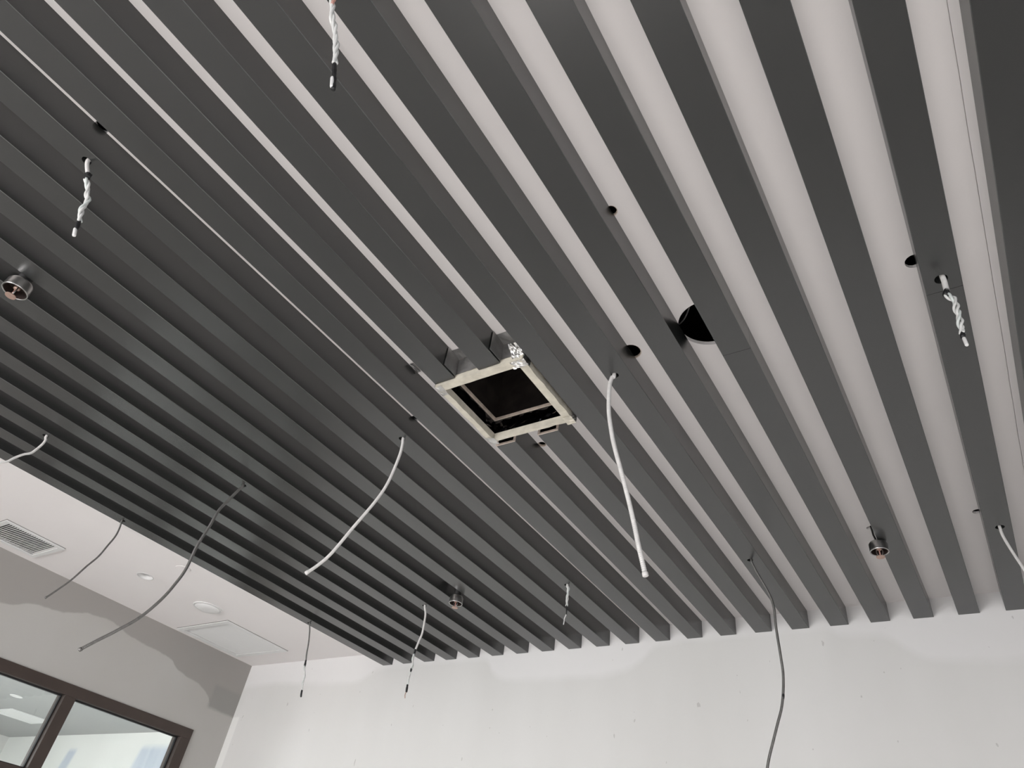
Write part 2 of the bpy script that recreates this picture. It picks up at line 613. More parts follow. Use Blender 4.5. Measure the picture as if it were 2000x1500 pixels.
# glazed screen in the left wall
win = bpy.data.objects.new('window_1', None)
COL.objects.link(win)
win['kind'] = 'structure'
win['label'] = 'dark brown framed glazed screen in the left wall'
fx0, fx1 = XL - 0.10, XL + 0.012
obj('head_rail', box(fx0, fx1, WY0, WY1, 2.600, WZ1, 0.002), M['frame'], win)
obj('jamb', box(fx0, fx1, 3.522, WY1, WZ0, 2.600, 0.002), M['frame'], win)
obj('jamb', box(fx0, fx1, WY0, WY0 + 0.085, WZ0, 2.600, 0.002), M['frame'], win)
bays = [WY0 + 0.085, 2.545, 2.628, 3.522]
for a, b in ((2.545, 2.628),):
    obj('mullion', box(fx0, fx1, a, b, WZ0, 2.600, 0.002), M['frame'], win)
for a, b in zip(bays[0::2], bays[1::2]):
    if b < 3.0:
        obj('transom', box(fx0, fx1, a, b, 2.055, 2.140, 0.002), M['frame'], win)
    obj('bottom_rail', box(fx0, fx1, a, b, WZ0, WZ0 + 0.08, 0.002), M['frame'], win)
    spans = ((WZ0 + 0.08, 2.055), (2.140, 2.600)) if b < 3.0 else ((WZ0 + 0.08, 2.600),)
    for z0, z1 in spans:
        g = 0.008
        bm = bmesh.new()
        for (p0, p1, q0, q1) in ((a, a + g, z0, z1), (b - g, b, z0, z1), (a + g, b - g, z1 - g, z1), (a + g, b - g, z0, z0 + g)):
            add_box(bm, XL - 0.052, XL - 0.030, p0, p1, q0, q1)
        obj('gasket', bm, M['gasket'], win)
        obj('pane', box(XL - 0.046, XL - 0.040, a + 0.001, b - 0.001, z0 + 0.001, z1 - 0.001), M['glass'], win)

# ------------------------------------------------------------------ hanging services, hole positions on the slats
HANGING = {
  'A': ((-1.8412, 1.6458), [('conduit', [(-1.8349, 1.6484, 3.1826), (-1.8333, 1.6501, 3.1544), (-1.8329, 1.6506, 3.0925), (-1.842, 1.6404, 2.9669), (-1.8595, 1.6209, 2.8719), (-1.8945, 1.582, 2.7408), (-1.9256, 1.5474, 2.6229), (-1.9469, 1.5237, 2.5681), (-1.9688, 1.4993, 2.5262)])]),
  'B': ((-0.8572, 1.6385), [('conduit', [(-0.8605, 1.637, 3.1826), (-0.8664, 1.634, 3.1703), (-0.8714, 1.6313, 3.1368), (-0.8722, 1.6309, 3.0723), (-0.8688, 1.6327, 3.006), (-0.8579, 1.6384, 2.9258), (-0.8473, 1.644, 2.8693), (-0.8278, 1.6542, 2.7846), (-0.8076, 1.6649, 2.6934), (-0.7898, 1.6742, 2.6053), (-0.7784, 1.6802, 2.541), (-0.7675, 1.6859, 2.4857), (-0.7583, 1.6908, 2.44)])]),
  'C': ((-2.8578, 1.6497), [('conduit', [(-2.8632, 1.6477, 3.1826), (-2.8658, 1.6432, 3.1618), (-2.8758, 1.6257, 3.1056), (-2.884, 1.6116, 3.0594), (-2.8904, 1.6003, 3.0126), (-2.8937, 1.5947, 2.9341), (-2.9002, 1.5834, 2.8298), (-2.9008, 1.5824, 2.7191), (-2.9078, 1.5702, 2.6432), (-2.9203, 1.5485, 2.5617), (-2.9435, 1.5081, 2.4687), (-2.9727, 1.4574, 2.395), (-2.9969, 1.4154, 2.341), (-3.019, 1.3769, 2.2896)])]),
  'D': ((-3.4859, 0.9588), [('conduit', [(-3.4859, 0.9632, 3.1826), (-3.4844, 0.9686, 3.1649), (-3.4843, 0.9689, 3.1428), (-3.4865, 0.9609, 3.1072), (-3.4895, 0.9502, 3.0776), (-3.4948, 0.9307, 3.0591), (-3.5004, 0.9107, 3.0303), (-3.5047, 0.8952, 3.0003), (-3.5089, 0.8799, 2.9859)])]),
  'E': ((-3.8946, 1.6516), [('conduit', [(-3.8966, 1.648, 3.1826), (-3.8939, 1.6544, 3.142), (-3.893, 1.6565, 3.0889), (-3.8976, 1.6458, 3.0249), (-3.9031, 1.6327, 2.9553), (-3.9141, 1.6067, 2.8848), (-3.9266, 1.577, 2.7958), (-3.9442, 1.5356, 2.7084), (-3.9512, 1.5189, 2.6773)])]),
  'F': ((-3.8734, 3.1151), [('conduit', [(-3.8668, 3.115, 3.1826), (-3.8571, 3.1269, 3.1295), (-3.8463, 3.1403, 3.0497), (-3.8408, 3.1472, 2.9859), (-3.8344, 3.1551, 2.9376)]), ('tape', [(-3.8353, 3.154, 2.944), (-3.832, 3.158, 2.8984)]), ('wires', [(-3.8339, 3.1557, 2.9077), (-3.8316, 3.1586, 2.892), (-3.8208, 3.172, 2.8498), (-3.8195, 3.1736, 2.8079), (-3.8128, 3.182, 2.7588)]), ('tape', [(-3.8142, 3.1802, 2.7615), (-3.8116, 3.1834, 2.7306), (-3.8092, 3.1864, 2.7169)])]),
  'G': ((-2.8431, 3.0937), [('conduit', [(-2.8355, 3.0911, 3.1826), (-2.826, 3.0998, 3.1315), (-2.8232, 3.1024, 3.0814), (-2.822, 3.1035, 3.016), (-2.8284, 3.0976, 2.9651), (-2.8359, 3.0907, 2.9086)]), ('tape', [(-2.8351, 3.0914, 2.9178), (-2.8368, 3.0899, 2.8815)]), ('wires', [(-2.8373, 3.0894, 2.8873), (-2.8385, 3.0883, 2.8515), (-2.8334, 3.093, 2.8264), (-2.8351, 3.0915, 2.794), (-2.8376, 3.0892, 2.7589), (-2.8356, 3.091, 2.714)]), ('tape', [(-2.8344, 3.0921, 2.8058), (-2.8358, 3.0908, 2.7823)]), ('tape', [(-2.8366, 3.0901, 2.7143), (-2.8346, 3.0919, 2.6722)]), ('tip', [(-2.8351, 3.0915, 2.6749), (-2.8377, 3.089, 2.6576), (-2.8347, 3.0918, 2.639)])]),
  'H': ((-1.8416, 3.0812), [('wires', [(-1.8342, 3.0827, 3.1826), (-1.8322, 3.0839, 3.1665), (-1.8325, 3.0837, 3.1431), (-1.8329, 3.0834, 3.1221), (-1.8333, 3.0832, 3.0996), (-1.8321, 3.0839, 3.0628)]), ('tape', [(-1.8339, 3.0829, 3.0682), (-1.8303, 3.085, 3.0159)]), ('tip', [(-1.8313, 3.0844, 3.018), (-1.838, 3.0804, 2.9948), (-1.8386, 3.0801, 2.9771), (-1.8403, 3.0791, 2.9615)])]),
  'I': ((-0.8513, 3.0868), [('conduit', [(-0.8459, 3.0917, 3.1826), (-0.8415, 3.0929, 3.1578), (-0.8233, 3.0979, 3.1083), (-0.7971, 3.1051, 3.0449), (-0.78, 3.1098, 2.9943), (-0.7725, 3.1118, 2.9448), (-0.7734, 3.1116, 2.8755), (-0.7713, 3.1121, 2.8084), (-0.7678, 3.1131, 2.7301), (-0.7662, 3.1135, 2.6613), (-0.7734, 3.1116, 2.588), (-0.7869, 3.1079, 2.5211), (-0.8069, 3.1024, 2.4623), (-0.8303, 3.096, 2.3936), (-0.8496, 3.0907, 2.3371), (-0.8617, 3.0874, 2.2932), (-0.8842, 3.0813, 2.2024), (-0.8974, 3.0776, 2.1157)]), ('tape', [(-0.7747, 3.1112, 2.5777), (-0.7777, 3.1104, 2.5551)])]),
  'J': ((0.1583, 3.0993), [('conduit', [(0.1576, 3.103, 3.1826), (0.1568, 3.1031, 3.1651), (0.1587, 3.103, 3.1397), (0.1642, 3.1027, 3.104), (0.1743, 3.1022, 3.0521), (0.186, 3.1016, 2.9979), (0.199, 3.1009, 2.9231), (0.1993, 3.1009, 2.8421)])]),
  'K': ((-1.8461, 0.1743), [('conduit', [(-1.8409, 0.1795, 3.1826), (-1.839, 0.1988, 3.1398)]), ('tape', [(-1.8391, 0.1973, 3.1459), (-1.8383, 0.2055, 3.1225)]), ('wires', [(-1.8386, 0.2025, 3.1237), (-1.8374, 0.2147, 3.1092), (-1.8366, 0.2229, 3.0959), (-1.8359, 0.2306, 3.0783), (-1.835, 0.24, 3.0667), (-1.8347, 0.2426, 3.0434), (-1.8346, 0.2442, 3.0258), (-1.8341, 0.2492, 3.0093), (-1.8331, 0.2591, 2.9851)]), ('tape', [(-1.8332, 0.2582, 2.9865), (-1.8325, 0.2652, 2.9554)]), ('tip', [(-1.8328, 0.2626, 2.9587), (-1.8319, 0.2718, 2.9339)])]),
  'L': ((-0.8483, 0.1818), [('conduit', [(-0.8462, 0.183, 3.1826), (-0.8436, 0.1952, 3.1442)]), ('tape', [(-0.8438, 0.194, 3.1475), (-0.8426, 0.1996, 3.1278)]), ('wires', [(-0.8429, 0.1985, 3.1311), (-0.84, 0.2116, 3.0911), (-0.8377, 0.2223, 3.0586), (-0.8345, 0.2369, 3.0343), (-0.8319, 0.2493, 3.0065), (-0.8296, 0.2598, 2.9818), (-0.828, 0.267, 2.9561), (-0.8262, 0.2753, 2.9276)]), ('tape', [(-0.8265, 0.274, 2.93), (-0.8237, 0.2872, 2.8893), (-0.8215, 0.2974, 2.8533)]), ('tip', [(-0.8242, 0.2846, 2.885), (-0.8223, 0.2933, 2.8555)])]),
  'M': ((0.1514, 1.6346), [('conduit', [(0.1563, 1.6327, 3.1826), (0.1556, 1.6328, 3.1614), (0.1533, 1.633, 3.1309)]), ('tape', [(0.1542, 1.6329, 3.1346), (0.1463, 1.6337, 3.1119)]), ('wires', [(0.1487, 1.6335, 3.1168), (0.1557, 1.6328, 3.1045), (0.1612, 1.6323, 3.0911), (0.1613, 1.6323, 3.0748), (0.1591, 1.6325, 3.0539), (0.1578, 1.6326, 3.0289), (0.155, 1.6329, 3.0058), (0.151, 1.6332, 2.9671)]), ('tape', [(0.1516, 1.6332, 2.9715), (0.1485, 1.6335, 2.9515)]), ('tip', [(0.1498, 1.6334, 2.9527), (0.1502, 1.6333, 2.923)])]),
}


# ------------------------------------------------------------------ slats
slats = empty('slat_canopy', (0, 0, HB), 'row of long charcoal grey slats fixed in parallel under the white ceiling', 'slat canopy')
slats['kind'] = 'thing'
# the outer slats splay a little
SKEW = {1: -0.021, 2: -0.0175, 3: -0.0155, 4: -0.012, 5: -0.0095, 6: -0.0082, 7: -0.0070, 8: -0.0050, 9: -0.0035, 10: -0.0025, 11: -0.0015, 12: -0.0010}


def slat_bounds(i):
    return X0 + i * PITCH, X0 + i * PITCH + WIDTH


def hole_at(h):
    """centre and radius of the hole a service hangs from, kept inside its slat"""
    hx, hy = h
    r = 0.017 if hx > 0 else 0.0135
    for i in range(1, 23):
        xa, xb = slat_bounds(i)
        o = SKEW.get(i, 0.0) * (D - hy)
        if xa - 0.02 < hx - o < xb + 0.02:
            return min(max(hx, xa + o + r + 0.004), xb + o - r - 0.004), hy, r
    return hx, hy, r


def make_slat(i, y0, y1, hollow=False, label=None):
    xa, xb = slat_bounds(i)
    bm = bmesh.new()
    add_box(bm, xa, xb, y0, y1, HB, HC)
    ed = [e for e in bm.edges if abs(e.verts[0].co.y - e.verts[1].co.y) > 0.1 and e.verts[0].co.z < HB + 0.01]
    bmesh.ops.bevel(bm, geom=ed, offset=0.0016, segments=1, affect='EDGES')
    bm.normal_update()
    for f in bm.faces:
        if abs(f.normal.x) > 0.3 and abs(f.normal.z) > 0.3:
            f.material_index = 1  # bevel faces take the painted highlight colour
    if SKEW.get(i):
        for v in bm.verts:
            v.co.x += SKEW[i] * (D - v.co.y)
    o = obj('slat', bm, M['slat'], slats)
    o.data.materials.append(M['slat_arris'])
    off = lambda y: SKEW.get(i, 0.0) * (D - y)
    holes = [h for h, s in HANGING.values() if xa - 0.02 < h[0] - off(h[1]) < xb + 0.02 and y0 < h[1] < y1]
    if holes or hollow:
        cut = bmesh.new()
        for h in holes:
            hx, hy, r = hole_at(h)
            add_cyl(cut, hx, hy, HB - 0.03, HB + 0.06, r, 20)
        if hollow:
            add_box(cut, xa + 0.007, xb - 0.007, y0 - 0.05, y0 + 0.4, HB + 0.007, HC - 0.012)
        boolean_cut(o, cut)
    if label:
        o['label'] = label
    return o


YS = YB + 0.02
for i in range(1, 26):
    if i in (13, 14):
        make_slat(i, YS, 1.418, label='slat cut short in front of the square duct opening')
        o = make_slat(i, 1.843, D, hollow=True, label='slat sawn open behind the square duct opening')
        xa, xb = slat_bounds(i)
        bm = bmesh.new()
        for (p0, p1, q0, q1) in ((xa, xb, HB, HB + 0.008), (xa, xa + 0.008, HB + 0.008, HB + 0.075), (xb - 0.008, xb, HB + 0.008, HB + 0.075)):
            add_box(bm, p0, p1, 1.838, 1.843, q0, q1)
        subpart('cut_edge', bm, M['cut_edge'], o)
    elif i in (18, 21):
        seam = 1.693 if i == 18 else 1.683
        make_slat(i, YS, seam - 0.0006)
        make_slat(i, seam + 0.0006, D)
    else:
        make_slat(i, YS, D)

# ------------------------------------------------------------------ square duct opening
duct = empty('air_duct_opening', (-1.29, 1.61, HB - 0.012), 'square open air duct with a cream frame and foil taped corners among the slats', 'air duct')
ZF = HB - 0.012
dx0, dx1, dy0, dy1 = -1.490, -1.105, 1.420, 1.795


def rough_rail(x0, x1, y0, y1, z0, z1, along):
    bm = bmesh.new()
    n = 14
    rings = []
    for k in range(n + 1):
        t = k / n
        j = lambda s=0.0012: random.uniform(-s, s)
        if along == 'x':
            x = x0 + (x1 - x0) * t
            rings.append([bm.verts.new(c) for c in ((x, y0 + j(), z0 + j()), (x, y1 + j(), z0 + j()), (x, y1, z1), (x, y0, z1))])
        else:
            y = y0 + (y1 - y0) * t
            rings.append([bm.verts.new(c) for c in ((x0 + j(), y, z0 + j()), (x1 + j(), y, z0 + j()), (x1, y, z1), (x0, y, z1))])
    for a, b in zip(rings, rings[1:]):
        for k in range(4):
            bm.faces.new((a[k], a[(k + 1) % 4], b[(k + 1) % 4], b[k]))
    bm.faces.new(rings[0])
    bm.faces.new(rings[-1])
    return bm


obj('frame_rail', rough_rail(dx0, dx0 + 0.024, dy0 + 0.03, dy1 - 0.012, ZF, ZF + 0.03, 'y'), M['cream'], duct)
obj('frame_rail', rough_rail(dx1 - 0.030, dx1, dy0 + 0.03, dy1 - 0.012, ZF, ZF + 0.034, 'y'), M['cream'], duct)
obj('frame_rail', rough_rail(dx0, dx1, dy0, dy0 + 0.03, ZF, ZF + 0.034, 'x'), M['cream'], duct)
obj('frame_rail', rough_rail(dx0, dx1, dy1 - 0.010, dy1 + 0.003, ZF, ZF + 0.03, 'x'), M['cream'], duct)
# inner lip of the rails
obj('frame_lip', box(dx0 + 0.024, dx1 - 0.030, dy0 + 0.030, dy0 + 0.036, ZF + 0.006, ZF + 0.016), M['cream'], duct)
obj('frame_lip', box(dx1 - 0.036, dx1 - 0.030, dy0 + 0.036, dy1 - 0.012, ZF + 0.006, ZF + 0.014), M['cream'], duct)


def crumpled(name, o, u, v, nu, nv, amp, mat, parent, seed=1):
    """a sheet of foil spanned by vectors u and v from o, folded at random"""
    rnd = random.Random(seed)
    bm = bmesh.new()
    o, u, v = Vector(o), Vector(u), Vector(v)
    n = u.cross(v).normalized()
    g = []
    for i in range(nu + 1):
        row = []
        for j in range(nv + 1):
            ju = rnd.uniform(-.2, .2) if 0 < i < nu else 0.0
            jv = rnd.uniform(-.2, .2) if 0 < j < nv else 0.0
            row.append(bm.verts.new(o + u * ((i + ju) / nu) + v * ((j + jv) / nv) + n * rnd.uniform(-amp, amp)))
        g.append(row)
    for i in range(nu):
        for j in range(nv):
            bm.faces.new((g[i][j], g[i + 1][j], g[i + 1][j + 1], g[i][j + 1]))
    r = bmesh.ops.extrude_face_region(bm, geom=list(bm.faces))
    for e in r['geom']:
        if isinstance(e, bmesh.types.BMVert):
            e.co += n * 0.0006
    return obj(name, bm, mat, parent)


# lining of the box below the board ceiling
obj('lining', box(dx0 - 0.004, dx0, dy0 + 0.01, dy1 + 0.008, ZF + 0.031, HC + 0.001), M['black_foil'], duct)
obj('lining', box(dx1, dx1 + 0.004, dy0 + 0.01, dy1 + 0.008, ZF + 0.035, HC + 0.001), M['black_foil'], duct)
obj('lining', box(dx0, dx1, dy1 + 0.004, dy1 + 0.008, ZF + 0.031, HC + 0.001), M['black_foil'], duct)
obj('lining', box(dx0, dx1, dy0 + 0.006, dy0 + 0.010, ZF + 0.035, HC + 0.001), M['black_foil'], duct)
crumpled('lining_fold', (dx0 + 0.03, dy1 - 0.002, ZF + 0.012), (0.30, 0, 0), (0, 0.002, 0.055), 14, 4, 0.003, M['black_foil'], duct, 3)
crumpled('lining_fold', (dx0 + 0.003, dy0 + 0.05, ZF + 0.012), (0, 0.31, 0), (0.001, 0, 0.055), 14, 4, 0.002, M['black_foil'], duct, 4)
# raw board edge around the duct neck, and the duct itself rising above it
t = 0.008
bm = bmesh.new()
add_box(bm, dx0 - 0.004, dx0 + t, dy0, dy1 + 0.008, HC + 0.001, HC + 0.013)
add_box(bm, dx1 - t, dx1 + 0.012, dy0, dy1 + 0.008, HC + 0.001, HC + 0.013)
add_box(bm, dx0 + t, dx1 - t, dy1 - t + 0.006, dy1 + 0.008, HC + 0.001, HC + 0.013)
add_box(bm, dx0 + t, dx1 - t, dy0 - 0.01, dy0 + t, HC + 0.001, HC + 0.013)
obj('neck_edge', bm, M['board_edge'], duct)
zt = TOP - 0.10
obj('duct_wall', box(dx0 - 0.012, dx0 - 0.006, dy0 - 0.01, dy1 + 0.02, HC + 0.0135, zt), M['duct'], duct)
obj('duct_wall', box(dx1 + 0.006, dx1 + 0.012, dy0 - 0.01, dy1 + 0.02, HC + 0.0135, zt), M['duct'], duct)
obj('duct_wall', box(dx0 - 0.006, dx1 + 0.006, dy1 + 0.014, dy1 + 0.02, HC + 0.0135, zt), M['duct'], duct)
obj('duct_wall', box(dx0 - 0.006, dx1 + 0.006, dy0 - 0.01, dy0 - 0.004, HC + 0.0135, zt), M['duct'], duct)
obj('duct_cap', box(dx0 - 0.012, dx1 + 0.012, dy0 - 0.01, dy1 + 0.02, zt, zt + 0.006), M['plenum'], duct)

# foil tape in the gaps in front of the frame
for k, (ga, gb) in enumerate(((-1.400, -1.2925), (-1.200, -1.0925))):
    crumpled('foil_tape', (ga + 0.001, 1.368, HC - 0.002), (gb - ga - 0.002, 0, 0), (0, 0.046, -0.010), 6, 3, 0.0012, M['grey_foil'], duct, 10 + k)
    crumpled('foil_tape', (ga + 0.001, 1.414, HC - 0.012), (gb - ga - 0.002, 0, 0), (0, 0.004, -0.070), 6, 5, 0.0015, M['grey_foil'], duct, 20 + k)
    crumpled('foil_tape', (ga + 0.004, 1.345, HC - 0.004), (0, 0.070, 0), (0.0005, 0, -0.088), 5, 5, 0.0006, M['grey_foil'], duct, 30 + k)
crumpled('foil_tape', (-1.597, 1.360, HC - 0.003), (0.018, 0, 0), (0, 0.05, -0.004), 3, 4, 0.002, M['grey_foil'], duct, 41)
# bright crumpled corners
crumpled('foil_corner', (-1.150, 1.385, HB + 0.045), (0.047, 0.004, 0.0), (0.0, 0.040, -0.052), 8, 8, 0.0045, M['foil'], duct, 51)
crumpled('foil_corner', (-1.160, 1.420, ZF - 0.001), (0.060, 0, 0), (0, 0.034, -0.002), 8, 6, 0.0028, M['foil'], duct, 52)
crumpled('foil_corner', (dx1 + 0.0025, 1.4205, ZF - 0.001), (0, 0.045, 0), (0, 0, 0.04), 6, 5, 0.0015, M['foil'], duct, 53)
crumpled('foil_corner', (dx0 - 0.004, 1.4205, ZF - 0.001), (0.030, 0, 0), (0, 0.052, -0.001), 5, 6, 0.0018, M['foil'], duct, 54)
crumpled('foil_corner', (dx0 - 0.003, 1.4205, ZF - 0.001), (0, 0.050, 0), (-0.001, 0, 0.035), 6, 4, 0.0015, M['foil'], duct, 55)
crumpled('foil_corner', (dx0 - 0.002, dy1 - 0.035, ZF - 0.002), (0.034, 0.012, 0), (0, 0.044, 0), 5, 6, 0.0018, M['foil'], duct, 56)
crumpled('foil_corner', (dx0 + 0.02, dy1 - 0.004, ZF - 0.001), (0.07, 0, 0), (0, 0.0, 0.03), 7, 4, 0.0015, M['foil'], duct, 57)
crumpled('foil_corner', (dx1 - 0.034, dy1 - 0.030, ZF - 0.002), (0.038, 0, 0), (0, 0.046, 0), 5, 6, 0.0016, M['cream'], duct, 58)
crumpled('foil_corner', (dx1 + 0.002, dy1 - 0.02, ZF - 0.002), (0, 0.036, 0), (0, 0, 0.035), 5, 5, 0.0016, M['foil'], duct, 59)

# ------------------------------------------------------------------ flexible conduits and wire ends
ROW = 'flexible conduits and wire ends hanging from slat holes'
INFO = {
    'A': ('flexible_conduit', 'white flexible conduit curving down left of the square duct opening', 'conduit', 0.0062, 'white_conduit'),
    'B': ('flexible_conduit', 'long white ribbed conduit hanging right of the square duct opening', 'conduit', 0.0074, 'white_conduit'),
    'C': ('flexible_conduit', 'long grey ribbed conduit sweeping down in front of the left wall', 'conduit', 0.0070, 'steel_conduit'),
    'D': ('flexible_conduit', 'short pale conduit bent sideways over the outermost slats at the left edge', 'conduit', 0.0058, 'white_conduit'),
    'E': ('flexible_conduit', 'thin dark grey conduit hanging from the outermost slat towards the return grille', 'conduit', 0.0050, 'steel_conduit'),
    'F': ('wire_drop', 'thin grey conduit with taped wires hanging in front of the room corner', 'wire', 0.0048, 'steel_conduit'),
    'G': ('wire_drop', 'white conduit ending in taped wires over the end wall', 'wire', 0.0060, 'white_conduit'),
    'H': ('wire_drop', 'short white wire stub with black tape near the slat ends', 'wire', 0.0060, 'white_conduit'),
    'I': ('flexible_conduit', 'longest grey conduit snaking down in front of the white end wall', 'conduit', 0.0058, 'steel_conduit'),
    'J': ('flexible_conduit', 'white conduit leaving the frame at the right edge', 'conduit', 0.0058, 'white_conduit'),
    'K': ('wire_drop', 'white taped wire bundle hanging from the dark slats at upper left', 'wire', 0.0062, 'white_conduit'),
    'L': ('wire_drop', 'white wire bundle with one pink wire hanging in from the top edge', 'wire', 0.0062, 'white_conduit'),
    'M': ('wire_drop', 'twisted white wire bundle hanging from the slat at upper right', 'wire', 0.0075, 'white_conduit'),
}
for key, (hole, segs) in HANGING.items():
    nm, lab, cat, rad, cm = INFO[key]
    first = Vector(segs[0][1][0])
    root = empty(nm, (first.x, first.y, HB), lab, cat, ROW)
    for si, (kind, pts) in enumerate(segs):
        pts = [Vector(p) for p in pts]
        if si == 0:
            hx, hy, hr = hole_at(hole)
            off = Vector((pts[0].x - hx, pts[0].y - hy, 0.0))
            rr = 0.0085 if kind == 'wires' else rad * 1.05
            room = max(0.0, hr - rr - 0.0015)
            if off.length > room:
                off = off.normalized() * room
            a = Vector((hx, hy, 0.0)) + off
            pts = [Vector((a.x, a.y, HB + 0.05)), Vector((a.x, a.y, HB + 0.02)), Vector((a.x, a.y, HB - 0.006))] + [q for q in pts[1:] if q.z < HB - 0.012]
        if kind == 'conduit':
            step = 0.0016 if key in 'BCAGKMLI' else 0.0019
            path = catmull(pts, step)
            bm = bmesh.new()
            add_tube(bm, path, lambda i: rad * (1.0, 0.985, 0.86, 0.985)[i % 4], 10)
            armour = obj('armour', bm, M[cm], root, True)
        elif kind == 'wires':
            path = catmull(pts, 0.004)
            F = frames(path)
            mats = ['wire', 'wire', 'wire_green']
            if key == 'L':
                mats = ['wire', 'wire', 'wire']
            n = len(path)
            amp0 = {'K': 0.0040, 'L': 0.0036, 'M': 0.0052, 'H': 0.0040}.get(key, 0.0032)
            rw = {'K': 0.0038, 'L': 0.0034, 'M': 0.0037, 'H': 0.0036}.get(key, 0.0031)
            for s in range(3):
                q = []
                for i, (p, (t, u, v)) in enumerate(zip(path, F)):
                    w = i / max(1, n - 1)
                    loose = 0.45 + 0.75 * abs(math.sin(3.1 * math.pi * w + 0.7))
                    ang = 2 * math.pi * (s / 3 + i * 0.004 / 0.085)
                    q.append(p + (u * math.cos(ang) + v * math.sin(ang)) * amp0 * loose)
                bm = bmesh.new()
                add_tube(bm, q, rw, 8)
                obj('wire', bm, M[mats[s]], root, True)
                if key == 'L' and s == 1:
                    bm = bmesh.new()
                    add_tube(bm, q[3:11], rw * 1.08, 8)
                    tag(obj('wire_sleeve', bm, M['wire_red'], root, True), 'pink stretch of wire')
        elif kind == 'tape':
            path = catmull(pts, 0.006)
            n = len(path)
            r0 = {'K': 0.0082, 'M': 0.0085, 'L': 0.0052, 'H': 0.0055}.get(key, 0.0062)
            if si >= 3 and key in 'KM':
                r0 = 0.0062
            rnd = random.Random(si + ord(key))
            rs = [r0 * rnd.uniform(0.85, 1.15) * (0.8 if i in (0, n - 1) else 1.0) for i in range(n)]
            if key == 'H':
                rs = [r0 * (1.0 - 0.5 * i / max(1, n - 1)) for i in range(n)]
            bm = bmesh.new()
            add_tube(bm, path, lambda i: rs[i], 9)
            tape = obj('tape', bm, M['tape'], root, True)
            if key == 'K' and si == 1:
                c = path[n // 2]
                bm = box(c.x + 0.002, c.x + 0.016, c.y - 0.006, c.y + 0.006, c.z - 0.009, c.z + 0.004, 0.002)
                subpart('tape_knot', bm, M['tape'], tape)
        elif kind == 'tip':
            path = catmull(pts, 0.003)
            n = len(path)
            r0 = {'K': 0.0052, 'L': 0.0042, 'M': 0.0046}.get(key, 0.0026)
            bm = bmesh.new()
            add_tube(bm, path, lambda i: r0 * (0.75 if i in (0, n - 1) else 1.0), 10)
            obj('end_cap' if key in 'KLM' else 'bare_end', bm, M['white_plastic'] if key in 'KLMH' else M['copper'], root, True)
    if key == 'D':                                  # frayed end
        e = Vector(segs[-1][1][-1])
        for k in range(2):
            bm = bmesh.new()
            add_tube(bm, catmull([e, e + Vector((-0.012, -0.010, -0.004 - 0.012 * k)), e + Vector((-0.022 + 0.008 * k, -0.016, -0.014 - 0.018 * k))], 0.004), 0.0032, 8)
            obj('wire', bm, M['wire'], root, True)
    if kind == 'conduit' and key in 'ABCEI':        # end bushing of the armour
        a, b = Vector(segs[-1][1][-2]), Vector(segs[-1][1][-1])
        d = (b - a).normalized()
        bm = bmesh.new()
        add_tube(bm, [b - d * 0.012, b - d * 0.010, b, b + d * 0.001], lambda i: rad * (1.0, 1.18, 1.18, 0.95)[i], 12)
        subpart('end_bushing', bm, M[cm], armour, True)

# ------------------------------------------------------------------ sprinkler heads
def sprinkler(x, y, z, top, label, r=0.040):
    root = empty('sprinkler_head', (x, y, z), label, 'sprinkler', 'sprinkler heads in the gaps between slats')
    bm = bmesh.new()
    add_lathe(bm, x, y, [(0.016, z + 0.046), (r * 0.86, z + 0.044), (r * 0.98, z + 0.036), (r, z + 0.004), (r, z), (r - 0.003, z), (r - 0.004, z + 0.034), (0.016, z + 0.040)], 36, True)
    cup = obj('cup', bm, M['chrome'], root, True)
    bm = bmesh.new()
    add_lathe(bm, x, y, [(0.0, z + 0.030), (r - 0.0062, z + 0.030), (r - 0.0058, z + 0.001), (r - 0.0046, z + 0.001), (r - 0.0050, z + 0.033), (0.0, z + 0.033)], 32)
    subpart('recess', bm, M['brown_recess'], cup)
    bm = bmesh.new()
    add_tube(bm, [Vector((x, y, z + 0.044)), Vector((x * 0.5 + top[0] * 0.5, y * 0.5 + top[1] * 0.5, (z + 0.044 + HC) / 2)), Vector((top[0], top[1], HC + 0.12))], top[2], 14)
    obj('pipe', bm, M['iron_pipe'], root, True)
    bm = bmesh.new()
    add_lathe(bm, x, y, [(0.0, z + 0.031), (0.011, z + 0.031), (0.011, z + 0.012), (0.006, z + 0.008), (0.0, z + 0.008)], 16)
    body = obj('body', bm, M['copper'], root, True)
    for s in (-1, 1):
        bm = bmesh.new()
        add_tube(bm, catmull([(x + s * 0.010, y, z + 0.016), (x + s * 0.0125, y, z + 0.002), (x + s * 0.009, y, z - 0.012), (x + s * 0.002, y, z - 0.020)], 0.003), 0.0022, 8)
        subpart('frame_arm', bm, M['chrome'], body, True)
    bm = bmesh.new()
    add_cyl(bm, x, y, z - 0.018, z + 0.009, 0.0026, 10)
    subpart('bulb', bm, M['wire_red'], body, True)
    bm = bmesh.new()
    add_lathe(bm, x, y, [(0.0, z - 0.020), (0.005, z - 0.020), (0.018, z - 0.022), (0.018, z - 0.0245), (0.0, z - 0.0245)], 20)
    subpart('deflector', bm, M['copper'], body)
    return root


sprinkler(-2.553, 0.351, 3.134, (-2.553, 0.351, 0.024), 'chrome sprinkler head between the slats at the left edge of the picture', 0.043)
sprinkler(-2.548, 3.030, 3.134, (-2.548, 3.030, 0.022), 'chrome sprinkler head on a black stub between slats near the end wall')
sprinkler(-0.296, 3.085, 3.136, (-0.319, 3.127, 0.004), 'sprinkler head on a thin black pipe at the lower right', 0.038)

